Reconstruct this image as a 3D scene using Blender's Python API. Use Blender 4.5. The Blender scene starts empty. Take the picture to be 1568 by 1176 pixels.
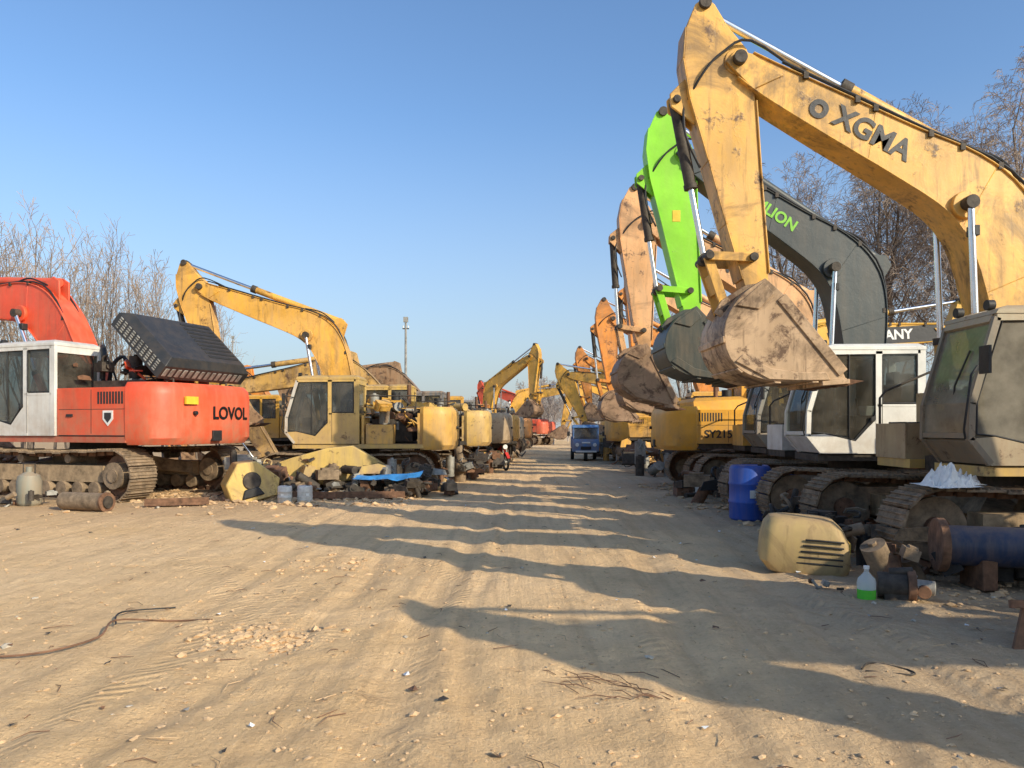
import bpy, bmesh, math, random
import numpy as np
from mathutils import Vector, Matrix
R=random.Random(7)
D=math.radians
scene=bpy.context.scene
coll=scene.collection

# ------------------------------------------------------------------ materials
def newmat(name):
    m=bpy.data.materials.new(name); m.use_nodes=True
    nt=m.node_tree; b=nt.nodes['Principled BSDF']
    return m,nt,b
def N(nt,t,**k):
    n=nt.nodes.new(t)
    for a,v in k.items(): setattr(n,a,v)
    return n
def noise(nt,vec,scale,detail=6,rough=.6,dist=0):
    n=N(nt,'ShaderNodeTexNoise'); n.inputs['Scale'].default_value=scale
    n.inputs['Detail'].default_value=detail; n.inputs['Roughness'].default_value=rough
    n.inputs['Distortion'].default_value=dist
    nt.links.new(vec,n.inputs['Vector']); return n.outputs['Fac']
def mrange(nt,val,a,b,c=0,d=1):
    n=N(nt,'ShaderNodeMapRange'); n.inputs[1].default_value=a;n.inputs[2].default_value=b
    n.inputs[3].default_value=c;n.inputs[4].default_value=d
    nt.links.new(val,n.inputs[0]); return n.outputs[0]
def mathn(nt,op,a,b=None):
    n=N(nt,'ShaderNodeMath',operation=op)
    for i,x in enumerate((a,b)):
        if x is None: continue
        if isinstance(x,(int,float)): n.inputs[i].default_value=x
        else: nt.links.new(x,n.inputs[i])
    return n.outputs[0]
def mixc(nt,fac,a,b,blend='MIX'):
    n=N(nt,'ShaderNodeMix',data_type='RGBA',blend_type=blend)
    for s,x in ((0,fac),(6,a),(7,b)):
        if isinstance(x,(int,float)): n.inputs[s].default_value=x
        elif isinstance(x,tuple): n.inputs[s].default_value=(*x[:3],1)
        else: nt.links.new(x,n.inputs[s])
    return n.outputs[2]
_mc={}
def paint(col,dirt=.45,rust=.25,rough=.45,low_on=True,grime=0):
    k=(col,dirt,rust,rough,low_on,grime)
    if k in _mc: return _mc[k]
    m,nt,b=newmat('worn_paint')
    tc=N(nt,'ShaderNodeTexCoord'); v=tc.outputs['Object']
    mp=N(nt,'ShaderNodeMapping'); mp.inputs['Scale'].default_value=(7,7,.9); nt.links.new(v,mp.inputs[0])
    n1=noise(nt,v,1.1,5); st=noise(nt,mp.outputs[0],1.0,7,.65); n2=noise(nt,v,3.4,10,.7,.4); n3=noise(nt,v,22,6,.7)
    dark=tuple(c*.66 for c in col); lum=sum(col)/3
    pale=tuple(min(.85,c*.85+lum*.2+.03) for c in col)
    c=mixc(nt,mrange(nt,n1,.35,.7),col,dark)
    c=mixc(nt,mrange(nt,noise(nt,v,.6,6,.6),.48,.66,0,.5*min(1,dirt*1.6)),c,pale)
    sx=N(nt,'ShaderNodeSeparateXYZ'); nt.links.new(v,sx.inputs[0])
    d=mathn(nt,'MULTIPLY',mrange(nt,st,.42,.72),dirt)
    if low_on:
        low=mrange(nt,sx.outputs[2],2.1,.9,0,.55)
        d=mathn(nt,'ADD',d,mathn(nt,'MULTIPLY',low,mrange(nt,n2,.3,.6)))
    ge=N(nt,'ShaderNodeNewGeometry'); sn=N(nt,'ShaderNodeSeparateXYZ'); nt.links.new(ge.outputs['Normal'],sn.inputs[0])
    d=mathn(nt,'ADD',d,mathn(nt,'MULTIPLY',mrange(nt,sn.outputs[2],.55,1,0,.5*min(1,dirt*1.5)),mrange(nt,n2,.25,.5)))
    n=mathn(nt,'MINIMUM',d,.85)
    c=mixc(nt,n,c,(.36,.245,.145))
    if grime:
        n5=noise(nt,v,.9,9,.72,.8)
        c=mixc(nt,mrange(nt,n5,.50,.63,0,grime),c,(.09,.055,.03))
        mg_=N(nt,'ShaderNodeMapping'); mg_.inputs['Scale'].default_value=(11,11,1.2); nt.links.new(v,mg_.inputs[0])
        c=mixc(nt,mrange(nt,noise(nt,mg_.outputs[0],1,6,.6),.56,.68,0,grime*.8),c,(.11,.065,.035))
    rm=mrange(nt,mathn(nt,'ADD',n2,mathn(nt,'MULTIPLY',n3,.25)),.81-.28*rust,.90-.28*rust,0,.9)
    c=mixc(nt,rm,c,(.085,.042,.022))
    sp=mrange(nt,n3,.66,.73,0,.6*min(1,rust*2))
    c=mixc(nt,sp,c,(.13,.08,.05))
    nt.links.new(c,b.inputs['Base Color'])
    r=mathn(nt,'ADD',mathn(nt,'MULTIPLY',n,.35),rough); nt.links.new(r,b.inputs['Roughness'])
    bp=N(nt,'ShaderNodeBump'); bp.inputs['Strength'].default_value=.3; bp.inputs['Distance'].default_value=.02
    nt.links.new(mathn(nt,'ADD',n2,mathn(nt,'MULTIPLY',rm,.4)),bp.inputs['Height']); nt.links.new(bp.outputs[0],b.inputs['Normal'])
    _mc[k]=m; return m
def simple(name,col,rough=.7,metal=0,var=.5,scale=5,bump=.3):
    m,nt,b=newmat(name); tc=N(nt,'ShaderNodeTexCoord'); v=tc.outputs['Object']
    n=noise(nt,v,scale,8,.65)
    c=mixc(nt,mrange(nt,n,.3,.7),tuple(x*(1-var) for x in col),tuple(min(1,x*(1+var*.6)) for x in col))
    nt.links.new(c,b.inputs['Base Color']); b.inputs['Roughness'].default_value=rough; b.inputs['Metallic'].default_value=metal
    bp=N(nt,'ShaderNodeBump'); bp.inputs['Strength'].default_value=bump; bp.inputs['Distance'].default_value=.02
    nt.links.new(n,bp.inputs['Height']); nt.links.new(bp.outputs[0],b.inputs['Normal'])
    return m
M_track=simple('track_steel_mud',(.25,.18,.115),.85,0,.65,6,.6)
M_mud=simple('dry_mud',(.38,.27,.16),.95,0,.5,7,.8)
M_black=simple('black_rubber',(.02,.02,.021),.6,0,.5,8)
M_dark=simple('dark_machinery',(.065,.052,.04),.7,.1,.7,9,.5)
M_rust=simple('rusted_steel',(.20,.105,.06),.85,.1,.6,8,.6)
M_chrome=simple('chrome_rod',(.75,.75,.76),.25,1,.1,5,.02)
M_grey=simple('grey_steel',(.32,.31,.28),.6,.3,.5,6)
M_seat=simple('seat_vinyl',(.035,.035,.04),.6)
M_white=simple('white_letter',(.78,.78,.75),.5,0,.15,6)
M_blackp=simple('black_letter',(.025,.025,.028),.5,0,.3,6)
M_redp=simple('red_letter',(.6,.04,.03),.5,0,.3,6)
M_greenp=simple('green_letter',(.22,.55,.04),.5,0,.2,6)
M_yelp=simple('yellow_sticker',(.75,.5,.04),.5,0,.2,6)
M_bucket=paint((.38,.23,.135),.6,.6,.6,False,.6)
M_bucket_y=paint((.66,.45,.27),.6,.55,.6,False,.85)
M_bucket_g=paint((.045,.06,.055),.25,.12,.5,False)
def glassmat(dlo,dhi,name='tinted_glass',dcol=(.24,.215,.175,1),gl=.40):
    m,nt,b=newmat(name); nt.nodes.remove(b)
    o=nt.nodes['Material Output']
    t=N(nt,'ShaderNodeBsdfTransparent'); t.inputs[0].default_value=(.42,.46,.45,1)
    g=N(nt,'ShaderNodeBsdfGlossy'); g.inputs['Roughness'].default_value=.12; g.inputs[0].default_value=(.75,.78,.8,1)
    df=N(nt,'ShaderNodeBsdfDiffuse'); df.inputs[0].default_value=dcol
    lw=N(nt,'ShaderNodeLayerWeight'); lw.inputs[0].default_value=.3
    mx=N(nt,'ShaderNodeMixShader'); m2=N(nt,'ShaderNodeMixShader')
    tc=N(nt,'ShaderNodeTexCoord'); n=noise(nt,tc.outputs['Object'],2.5,6)
    nt.links.new(mrange(nt,n,.35,.75,dlo,dhi),m2.inputs[0]); nt.links.new(t.outputs[0],m2.inputs[1]); nt.links.new(df.outputs[0],m2.inputs[2])
    nt.links.new(mrange(nt,lw.outputs['Fresnel'],0,1,.06,gl),mx.inputs[0]); nt.links.new(m2.outputs[0],mx.inputs[1]); nt.links.new(g.outputs[0],mx.inputs[2])
    nt.links.new(mx.outputs[0],o.inputs[0]); return m
M_glass=glassmat(.06,.4); M_glass_d=glassmat(.30,.80,'dusty_glass',(.36,.33,.27,1),.15)

# ------------------------------------------------------------------ mesh builder
class MB:
    def __init__(s): s.v=[];s.f=[];s.m=[];s.mats=[]
    def add(s,vs,fs,mat,M=None):
        o=len(s.v)
        if M is not None: vs=[M@Vector(v) for v in vs]
        s.v.extend([tuple(v) for v in vs])
        if mat not in s.mats: s.mats.append(mat)
        i=s.mats.index(mat)
        for f in fs: s.f.append(tuple(o+a for a in f)); s.m.append(i)
    def box(s,a,b,mat,M=None):
        x0,y0,z0=a;x1,y1,z1=b
        s.add([(x0,y0,z0),(x1,y0,z0),(x1,y1,z0),(x0,y1,z0),(x0,y0,z1),(x1,y0,z1),(x1,y1,z1),(x0,y1,z1)],
              [(0,3,2,1),(4,5,6,7),(0,1,5,4),(1,2,6,5),(2,3,7,6),(3,0,4,7)],mat,M)
    def prism(s,poly,y0,y1,mat,M=None):
        n=len(poly); vs=[(p[0],y0,p[1]) for p in poly]+[(p[0],y1,p[1]) for p in poly]
        fs=[tuple(range(n)),tuple(range(2*n-1,n-1,-1))]+[(i,i+n,(i+1)%n+n,(i+1)%n) for i in range(n)]
        s.add(vs,fs,mat,M)
    def loft(s,rings,mat,M=None,caps=True,closed=True):
        n=len(rings[0]); vs=[p for r in rings for p in r]; fs=[]
        for k in range(len(rings)-1):
            for i in range(n if closed else n-1):
                j=(i+1)%n; fs.append((k*n+i,k*n+j,(k+1)*n+j,(k+1)*n+i))
        if caps: fs+= [tuple(range(n-1,-1,-1)),tuple(range((len(rings)-1)*n,len(rings)*n))]
        s.add(vs,fs,mat,M)
    def tube(s,pts,rs,mat,n=8,caps=True,M=None):
        pts=[Vector(p) for p in pts]
        if not isinstance(rs,(list,tuple)): rs=[rs]*len(pts)
        rings=[]; up=None
        for i,p in enumerate(pts):
            d=(pts[min(i+1,len(pts)-1)]-pts[max(i-1,0)])
            if d.length<1e-7: d=Vector((0,0,1))
            d.normalize()
            if up is None: up=Vector((0,0,1)) if abs(d.z)<.9 else Vector((1,0,0))
            a=d.cross(up)
            if a.length<1e-4: a=d.cross(Vector((1,0,.3)))
            a.normalize(); b=a.cross(d).normalized(); up=b
            rings.append([tuple(p+(a*math.cos(2*math.pi*k/n)+b*math.sin(2*math.pi*k/n))*rs[i]) for k in range(n)])
        s.loft(rings,mat,M,caps)
    def cyl(s,p0,p1,r,mat,n=16,r1=None,M=None): s.tube([p0,p1],[r,r if r1 is None else r1],mat,n,True,M)
    def strip(s,p0,p1,w,y0,y1,mat):
        a=Vector((p0[0],p0[1]));b=Vector((p1[0],p1[1]));d=(b-a).normalized();q=Vector((-d.y,d.x))*w/2
        s.prism([tuple(a+q),tuple(a-q),tuple(b-q),tuple(b+q)],y0,y1,mat)
    def obj(s,name,parent=None,bevel=0,recalc=True,smooth=35,loc=None):
        me=bpy.data.meshes.new(name); me.from_pydata(s.v,[],s.f)
        for m in s.mats: me.materials.append(m)
        me.polygons.foreach_set('material_index',s.m)
        if recalc:
            bm=bmesh.new(); bm.from_mesh(me); bmesh.ops.recalc_face_normals(bm,faces=bm.faces); bm.to_mesh(me); bm.free()
        if smooth:
            me.polygons.foreach_set('use_smooth',[True]*len(me.polygons)); me.set_sharp_from_angle(angle=D(smooth))
        me.update()
        o=bpy.data.objects.new(name,me); coll.objects.link(o)
        if parent: o.parent=parent
        if loc: o.location=loc
        if bevel:
            b=o.modifiers.new('bevel','BEVEL'); b.width=bevel; b.segments=2; b.limit_method='ANGLE'; b.angle_limit=D(38)
        return o
def catmull(pts,sub=4):
    P=[np.array(p,float) for p in pts]; out=[]
    for i in range(len(P)-1):
        p0=P[max(i-1,0)];p1=P[i];p2=P[i+1];p3=P[min(i+2,len(P)-1)]
        for k in range(sub):
            t=k/sub
            out.append(.5*((2*p1)+(-p0+p2)*t+(2*p0-5*p1+4*p2-p3)*t*t+(-p0+3*p1-3*p2+p3)*t**3))
    out.append(P[-1]); return [tuple(float(c) for c in o) for o in out]
def text_mesh(body,size,mat,M,name,parent,ext=.002,bold=.0,project=None):
    cu=bpy.data.curves.new('t','FONT'); cu.body=body; cu.size=size; cu.align_x='CENTER'; cu.align_y='CENTER'; cu.offset=bold*size; cu.extrude=ext
    to=bpy.data.objects.new('t',cu); coll.objects.link(to)
    dg=bpy.context.evaluated_depsgraph_get(); me=bpy.data.meshes.new_from_object(to.evaluated_get(dg))
    bpy.data.objects.remove(to); bpy.data.curves.remove(cu)
    me.transform(M)
    if project:
        for v in me.vertices: v.co=project(v.co)
    me.materials.clear(); me.materials.append(mat)
    o=bpy.data.objects.new(name,me); coll.objects.link(o); o.parent=parent; return o
def basis(x,y,z,o):
    m=Matrix.Identity(4)
    for i in range(3): m[i][0]=x[i];m[i][1]=y[i];m[i][2]=z[i];m[i][3]=o[i]
    return m
def clutter(mb,xr,yr,zr,n,rnd,mats,s=.25):
    for i in range(n):
        p=Vector((rnd.uniform(*xr),rnd.uniform(*yr),rnd.uniform(*zr)))
        M=Matrix.Translation(p)@Matrix.Rotation(rnd.uniform(0,6.3),4,'Z')@Matrix.Rotation(rnd.choice([0,0,1.57,.3,rnd.uniform(0,3)]),4,'X')
        k=rnd.random(); m=rnd.choice(mats); q=s*rnd.uniform(.4,1.3)
        if k<.3: mb.cyl((0,0,-q),(0,0,q),q*rnd.uniform(.25,.6),m,14,M=M); mb.cyl((0,0,q),(0,0,q*1.15),q*.2,m,8,M=M)
        elif k<.5:
            mb.box((-q,-q*.6,-q*.5),(q,q*.6,q*.4),m,M); mb.box((-q*.6,-q*.4,q*.4),(q*.5,q*.3,q*.6),m,M); mb.cyl((q,0,0),(q*1.3,0,0),q*.25,m,10,M=M)
        elif k<.75:
            pts=[(0,0,0)]
            for j in range(5): pts.append(tuple(pts[-1][a]+rnd.uniform(-q,q)*.7 for a in range(3)))
            mb.tube(catmull(pts,3),rnd.uniform(.012,.03),m,6,M=M)
        else: mb.prism([(-q*1.3,0),(q,0),(q*1.2,q*.5),(q*.3,q*.8),(-q,q*.6)],-.012,.012,m,M)

# ------------------------------------------------------------------ excavator
YEL=(.85,.44,.05); OR=(.82,.29,.035); RED=(.85,.09,.028); GRN=(.26,.68,.02); DG=(.048,.06,.062)
PEACH=(.82,.44,.19); WHT=(.84,.84,.80); CG=(.24,.25,.24); TAN=(.50,.38,.21)
def rearx(y):
    ys=[0,.5,.95,1.22,1.34,1.38]; xs=[-2.82,-2.80,-2.74,-2.60,-2.38,-2.0]
    return float(np.interp(abs(y),ys,xs))
def excavator(loc,heading,scale=1,house=YEL,cw=None,cab=None,boom=None,arm=None,bucketm=None,
              ba=50,aa=-95,ka=-135,under=None,dirt=.42,rust=.25,have_boom=True,strip=False,open_hood=False,
              boom_text=None,cw_text=None,side_text=None,track_h=0,seed=1,cab_on=True,mud=False,trim=None,bscale=1.0,base=None,grime=.3,kscale=.86,band=None,hl=1.78,glass=None):
    rnd=random.Random(seed); glass=glass or M_glass
    root=bpy.data.objects.new('excavator',None); coll.objects.link(root); root.location=(loc[0],loc[1],loc[2] if len(loc)>2 else -.02)
    root.rotation_euler=(0,0,D(heading)); root.scale=(scale,)*3
    cw=cw or house; cab=cab or house; boom=boom or house; arm=arm or boom; bucketm=bucketm or M_bucket
    P=lambda c,g=0:paint(c,dirt,rust,.45,True,g)
    mh,mc,mcab,mb_,ma=P(house,grime*.7),P(cw,grime*.5),P(cab),P(boom,grime),P(arm,grime)
    Tr=Matrix.Rotation(D(track_h),4,'Z')
    t=MB(); r=.44; zc=.49
    per=4*hl+2*math.pi*r; n=46
    for sy in (1,-1):
        yc=sy*1.19
        for i in range(n):
            s=(i+.5)/n*per
            if s<2*hl: x=-hl+s; z=zc-r; nx,nz=0,-1; tx,tz=1,0
            elif s<2*hl+math.pi*r:
                a=-math.pi/2+(s-2*hl)/r; x=hl+r*math.cos(a); z=zc+r*math.sin(a); nx,nz=math.cos(a),math.sin(a); tx,tz=-nz,nx
            elif s<4*hl+math.pi*r:
                q=s-2*hl-math.pi*r; x=hl-q; z=zc+r-.05*math.sin(math.pi*q/(2*hl))*(1+.3*math.sin(9*q)); nx,nz=0,1; tx,tz=-1,0
            else:
                a=math.pi/2+(s-4*hl-math.pi*r)/r; x=-hl+r*math.cos(a); z=zc+r*math.sin(a); nx,nz=math.cos(a),math.sin(a); tx,tz=-nz,nx
            M=Tr@basis((tx,0,tz),(0,1,0),(nx,0,nz),(x,yc,z))
            h=per/n/2-.006
            t.box((-h,-.3,0),(h,.3,.028),M_track,M)
            for gx in (-.9,-.25,.4): t.box((h*gx,-.298,.028),(h*gx+.014,.298,.05),M_track,M)
            t.box((-h*.8,-.09,-.07),(h*.8,-.05,0),M_rust,M); t.box((-h*.8,.05,-.07),(h*.8,.09,0),M_rust,M)
        t.box((-1.45,yc-.15,.36),(1.4,yc+.15,.66),M_mud if mud else M_track,Tr)
        for x in (-1.3,-.9,-.5,-.1,.3,.7,1.1): t.cyl((x,yc-.22,.24),(x,yc+.22,.24),.13,M_track,14,M=Tr)
        for x in (-.6,.6): t.cyl((x,yc-.16,.78),(x,yc+.16,.78),.08,M_track,12,M=Tr)
        t.cyl((hl,yc-.1,zc),(hl,yc+.1,zc),.36,M_track,24,M=Tr); t.cyl((hl,yc-.17,zc),(hl,yc+.17,zc),.14,M_rust,16,M=Tr)
        t.cyl((-hl,yc-.06,zc),(-hl,yc+.06,zc),.38,M_rust,20,M=Tr); t.cyl((-hl,yc-.2,zc),(-hl,yc+.24*1,zc),.24,M_track,20,M=Tr)
        t.cyl((-hl,yc-.23,zc),(-hl,yc+.26,zc),.12,M_track,12,M=Tr)
    t.obj('tracks',root,0)
    u=MB(); mu=M_track
    u.cyl((0,0,.75),(0,0,1.08),.62,M_dark,32)
    u.prism([(-.7,.5),(.7,.5),(.55,.85),(-.55,.85)],-.7,.7,mu,Tr)
    for sx in (1,-1):
        for sy in (1,-1): u.loft([[(sx*.2,sy*.2,.55),(sx*.6,sy*.2,.55),(sx*.6,sy*.2,.85),(sx*.2,sy*.2,.85)],[(sx*.9,sy*1.05,.4),(sx*1.3,sy*1.05,.4),(sx*1.3,sy*1.05,.62),(sx*.9,sy*1.05,.62)]],mu,Tr)
    u.obj('undercarriage',root,.01)
    # house
    h=MB(); dk=P(base) if base else M_dark
    h.box((-2.0,-1.33,1.08),(1.3,-.42,1.2),dk); h.box((-2.0,.36,1.08),(1.4,1.36,1.19),dk); h.box((-2.0,-.42,1.06),(1.1,.36,1.25),M_dark)
    for y in (-.33,.27): h.prism([(-.5,1.2),(.75,1.2),(.7,1.45),(.35,1.95),(.05,2.0),(-.3,1.6)],y,y+.05,mh)
    if not strip:
        h.box((-2.02,.42,1.2),(-.36,1.365,2.08),mh)
        h.box((-2.02,-1.365,1.2),(-.3,-.42,2.08),mh)
        for yy,sg in ((1.365,1),(-1.365,-1)):
            for x in (-1.2,): h.box((x,yy-.001,1.24),(x+.012,yy+.003,2.04),M_black)
            for k in range(9): h.box((-1.95+.07*k,yy-.002,1.78),(-1.91+.07*k,yy+.006,2.0),M_black)
            h.box((-.75,yy,1.55),(-.6,yy+sg*.02,1.6),M_black)
            h.box((-2.0,yy,1.2),(-.4,yy+sg*.006,1.215),M_black)
            h.box((-2.0,yy-.003,1.68),(-.4,yy+.003,1.69),M_dark)
    else:
        h.box((-1.9,-1.3,1.2),(-1.84,1.3,2.0),mh); h.box((-.45,.5,1.2),(-.38,1.3,1.95),mh)
        h.box((-1.6,-.5,1.25),(-.5,.5,1.85),M_dark)
        clutter(h,(-1.8,-.3),(-1.1,1.25),(1.3,2.3),60,rnd,[M_dark,M_rust,M_grey,M_track,mh],.26)
        h.box((-1.2,.9,1.2),(-.5,1.34,1.7),mh)
        h.prism([(-1.9,1.95),(-.5,2.0),(-.55,2.5),(-1.7,2.35)],-.9,-.86,mh)
    h.box((-.28,-1.36,1.2),(.72,-.45,2.12),mh)
    h.cyl((.2,-.9,2.12),(.2,-.9,2.2),.09,M_black)
    h.box((.73,-1.34,1.2),(1.32,-.5,1.68),mh)
    for k in range(3): h.box((.95+.15*k,-1.0,1.68),(1.0+.15*k,-.6,1.70),M_black)
    if not open_hood and not strip:
        h.loft([[(-2.0,-1.1,2.08),(-.5,-1.1,2.08),(-.5,1.1,2.08),(-2.0,1.1,2.08)],[(-2.0,-1.0,2.3),(-.58,-1.0,2.36),(-.58,1.0,2.36),(-2.0,1.0,2.3)],[(-1.9,-.85,2.4),(-.75,-.85,2.44),(-.75,.85,2.44),(-1.9,.85,2.4)]],mh)
        for k in range(7): h.box((-1.8+.13*k,-.7,2.41),(-1.73+.13*k,.7,2.445),M_black)
    h.cyl((-1.35,-.72,2.3),(-1.35,-.72,2.85),.06,M_rust,12); h.cyl((-1.0,-.5,2.4),(-1.0,-.5,2.62),.13,M_black,16)
    for pts in ([(1.28,-1.3,1.2),(1.28,-1.3,2.05),(1.2,-1.3,2.15),(.5,-1.3,2.45),(-.2,-1.3,2.45),(-.25,-1.3,2.1)],[(-.5,1.3,2.06),(-.5,1.3,2.45),(-1.8,1.3,2.45),(-1.8,1.3,2.06)]):
        if open_hood and pts[0][0]<0: continue
        h.tube(pts,.018,M_dark,8)
    h.obj('house',root,.018)
    if open_hood:
        e=MB(); e.box((-1.8,-.8,2.0),(-.5,.7,2.25),M_dark); clutter(e,(-1.8,-.3),(-1.0,1.0),(2.1,2.6),40,rnd,[M_dark,M_rust,M_grey,mh],.22)
        e.tube(catmull([(-.2,.2,2.1),(-.2,.25,2.7),(-.35,.35,2.95),(-.55,.5,2.7),(-.5,.5,2.3)],4),.05,M_black,10)
        e.tube(catmull([(0,-.1,2.1),(-.1,-.1,2.6),(-.3,-.2,2.8),(-.5,-.2,2.4)],4),.04,M_black,10)
        e.obj('engine',root,.01)
        k=MB(); mk=paint((.028,.03,.032),.08,.02,.4,False)
        L,W,H=1.5,1.12,.42
        k.loft([[(0,-W,0),(L,-W,0),(L,W,0),(0,W,0)],[(0,-W,H*.7),(L,-W,H*.7),(L,W,H*.7),(0,W,H*.7)],[(.12,-W+.14,H),(L-.15,-W+.14,H),(L-.15,W-.14,H),(.12,W-.14,H)]],mk)
        for a in range(9): k.box((.25+.12*a,-W+.2,H-.01),(.31+.12*a,-.1,H+.012),M_black)
        for a in range(10):
            for b_ in range(5):
                k.box((.15+.13*a,W-.008,.05+.05*b_),(.23+.13*a,W+.008,.08+.05*b_),M_grey)
        for a in range(14): k.box((-.008,-W+.15+.15*a,.06),(.008,-W+.24+.15*a,.24),M_grey)
        o=k.obj('open_bonnet',root,.03)
        o.matrix_local=Matrix.Translation((-2.38,-.1,2.24))@Matrix.Rotation(D(-43),4,'Y')
        g=MB(); g.cyl((-1.2,-.8,2.1),(-1.0,-.8,2.95),.02,M_grey,8); g.obj('bonnet_strut',root)
    # counterweight
    c=MB(); ys=[1.38,1.34,1.22,.95,.5,0,-.5,-.95,-1.22,-1.34,-1.38]
    rings=[]
    for z,s,dx in ((1.04,.95,.08),(1.16,.995,.0),(1.5,1,0),(1.95,1,0),(2.08,.99,.02),(2.17,.95,.09)):
        rings.append([(rearx(y)+dx if abs(y)<1.37 else rearx(y),y*s,z) for y in ys]+[(-1.9,-1.3*s,z),(-1.9,1.3*s,z)])
    rr=[]
    for rg in rings:
        body=catmull([(p[0],p[1],p[2]) for p in rg[:11]],3); rr.append(body+[rg[11],rg[12]])
    c.loft(rr,mc)
    for y in (-.7,.7): c.tube([(-2.3,y,2.12),(-2.3,y,2.24),(-2.45,y,2.24),(-2.45,y,2.12)],.02,M_dark,8)
    c.cyl((-2.86,.55,1.62),(-2.7,.55,1.62),.04,M_black,12)
    c.box((-2.85,-.12,1.1),(-2.7,.12,1.3),M_black)
    c.obj('counterweight',root,.02)
    if cw_text:
        txt,mat,yy,zz,sz=cw_text
        text_mesh(txt,sz,mat,basis((0,-1,0),(0,0,1),(-1,0,0),(-2.8,yy,zz)),'rear_lettering',root,.002,.03,
            lambda co:Vector((rearx(co.y)-.02,co.y,co.z)))
        st=MB(); st.box((-2.846,.5,1.78),(-2.80,.8,1.92),M_yelp); st.obj('warning_sticker',root)
        st=MB(); st.prism([(-1.72,1.66),(-1.48,1.66),(-1.48,1.50),(-1.60,1.38),(-1.72,1.50)],1.366,1.375,M_white); st.prism([(-1.68,1.62),(-1.52,1.62),(-1.52,1.52),(-1.60,1.44),(-1.68,1.52)],1.376,1.379,M_blackp); st.obj('side_emblem',root)
    if side_text:
        txt,mat,xx,zz,sz,flip=side_text
        if flip: text_mesh(txt,sz,mat,basis((1,0,0),(0,0,1),(0,-1,0),(xx,-1.375,zz)),'side_lettering',root,.002,.02)
        else: text_mesh(txt,sz,mat,basis((-1,0,0),(0,0,1),(0,1,0),(xx,1.375,zz)),'side_lettering',root,.002,.02)
    # cab
    if cab_on:
        k=MB(); y0,y1=.38,1.40; mt=P(trim) if trim else mcab
        for (a,b) in ((y0,y0+.06),(y1-.06,y1)):
            k.strip((1.34,1.22),(1.57,1.5),.07,a,b,mt); k.strip((1.56,1.48),(1.55,1.9),.075,a,b,mt)
            k.strip((1.55,1.88),(1.27,2.84),.08,a,b,mt); k.strip((1.28,2.85),(-.25,2.87),.10,a,b,mcab)
            k.strip((-.27,1.2),(-.27,2.88),.13,a,b,mcab); k.strip((.42,1.2),(.42,2.86),.11,a,b,mcab)
            k.strip((.45,1.98),(-.25,1.98),.04,a,b,mcab)
            k.prism([(-.32,1.2),(.40,1.2),(.40,1.97),(-.32,1.97)],a+.005,b-.005,mcab)
            k.prism([(.40,1.2),(1.34,1.2),(1.56,1.5),(1.3,1.52),(.8,1.40),(.6,1.62),(.44,1.78),(.40,1.78)],a+.004,b-.004,mcab)
        for p,q,w,m in (((1.56,1.5),(1.56,1.56),.06,mt),((1.30,2.78),(1.26,2.86),.08,mcab),((1.34,1.22),(1.54,1.48),.03,mt)):
            k.strip(p,q,w,y0+.06,y1-.06,m)
        k.box((-.33,y0+.06,1.2),(-.28,y1-.06,2.0),mcab); k.box((-.33,y0+.06,2.75),(-.28,y1-.06,2.9),mcab)
        k.loft([[(-.34,y0-.01,2.88),(1.30,y0-.01,2.88),(1.30,y1+.01,2.88),(-.34,y1+.01,2.88)],[(-.34,y0-.01,2.93),(1.27,y0-.01,2.93),(1.27,y1+.01,2.93),(-.34,y1+.01,2.93)],[(-.25,y0+.08,2.99),(1.12,y0+.08,2.98),(1.12,y1-.08,2.98),(-.25,y1-.08,2.99)]],mcab)
        k.box((.50,y1,1.72),(.56,y1+.025,1.80),M_black); k.box((.365,y1-.002,1.25),(.375,y1+.003,2.8),M_black)
        k.tube([(1.50,.9,1.6),(1.52,1.0,2.1),(1.40,1.1,2.5)],.012,M_black,6)
        k.tube([(1.62,y1-.02,1.5),(1.66,y1+.02,1.6),(1.58,y1+.02,2.2),(1.5,y1,2.3)],.014,M_black,6)
        k.tube([(1.35,y1,2.4),(1.55,y1+.22,2.45)],.012,M_black,6); k.box((1.54,y1+.14,2.2),(1.57,y1+.32,2.5),M_black)
        k.cyl((1.2,.6,3.0),(1.28,.6,3.0),.06,M_black); k.cyl((1.2,1.2,3.0),(1.28,1.2,3.0),.06,M_black)
        def loop(pts,y): k.tube([(p[0],y,p[1]) for p in pts+[pts[0]]],.014,M_black,6)
        loop([(.48,1.82),(.48,2.8),(1.22,2.8),(1.5,1.9),(1.5,1.55),(1.3,1.53),(.82,1.42),(.62,1.65)],y1-.012)
        loop([(-.19,2.02),(-.19,2.8),(.36,2.8),(.36,2.02)],y1-.012)
        k.tube([(.9,y1-.02,1.45),(.9,y1-.02,2.8)],.012,M_black,6)
        k.obj('cab',root,.014)
        g=MB()
        for y in (y0+.03,y1-.03):
            g.add([(.42,y,1.7),(.42,y,2.83),(1.27,y,2.83),(1.53,y,1.9),(1.53,y,1.5),(.8,y,1.4)],[(0,1,2,3,4,5)],glass)
            g.add([(-.25,y,1.97),(-.25,y,2.83),(.42,y,2.83),(.42,y,1.97)],[(0,1,2,3)],glass)
        g.add([(1.565,y0+.06,1.52),(1.565,y1-.06,1.52),(1.555,y1-.06,1.9),(1.555,y0+.06,1.9)],[(0,1,2,3)],glass)
        g.add([(1.555,y0+.06,1.9),(1.555,y1-.06,1.9),(1.285,y1-.06,2.82),(1.285,y0+.06,2.82)],[(0,1,2,3)],glass)
        g.add([(-.30,y0+.06,2.0),(-.30,y1-.06,2.0),(-.30,y1-.06,2.76),(-.30,y0+.06,2.76)],[(0,1,2,3)],glass)
        g.obj('cab_windows',root,0,False,0)
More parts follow.
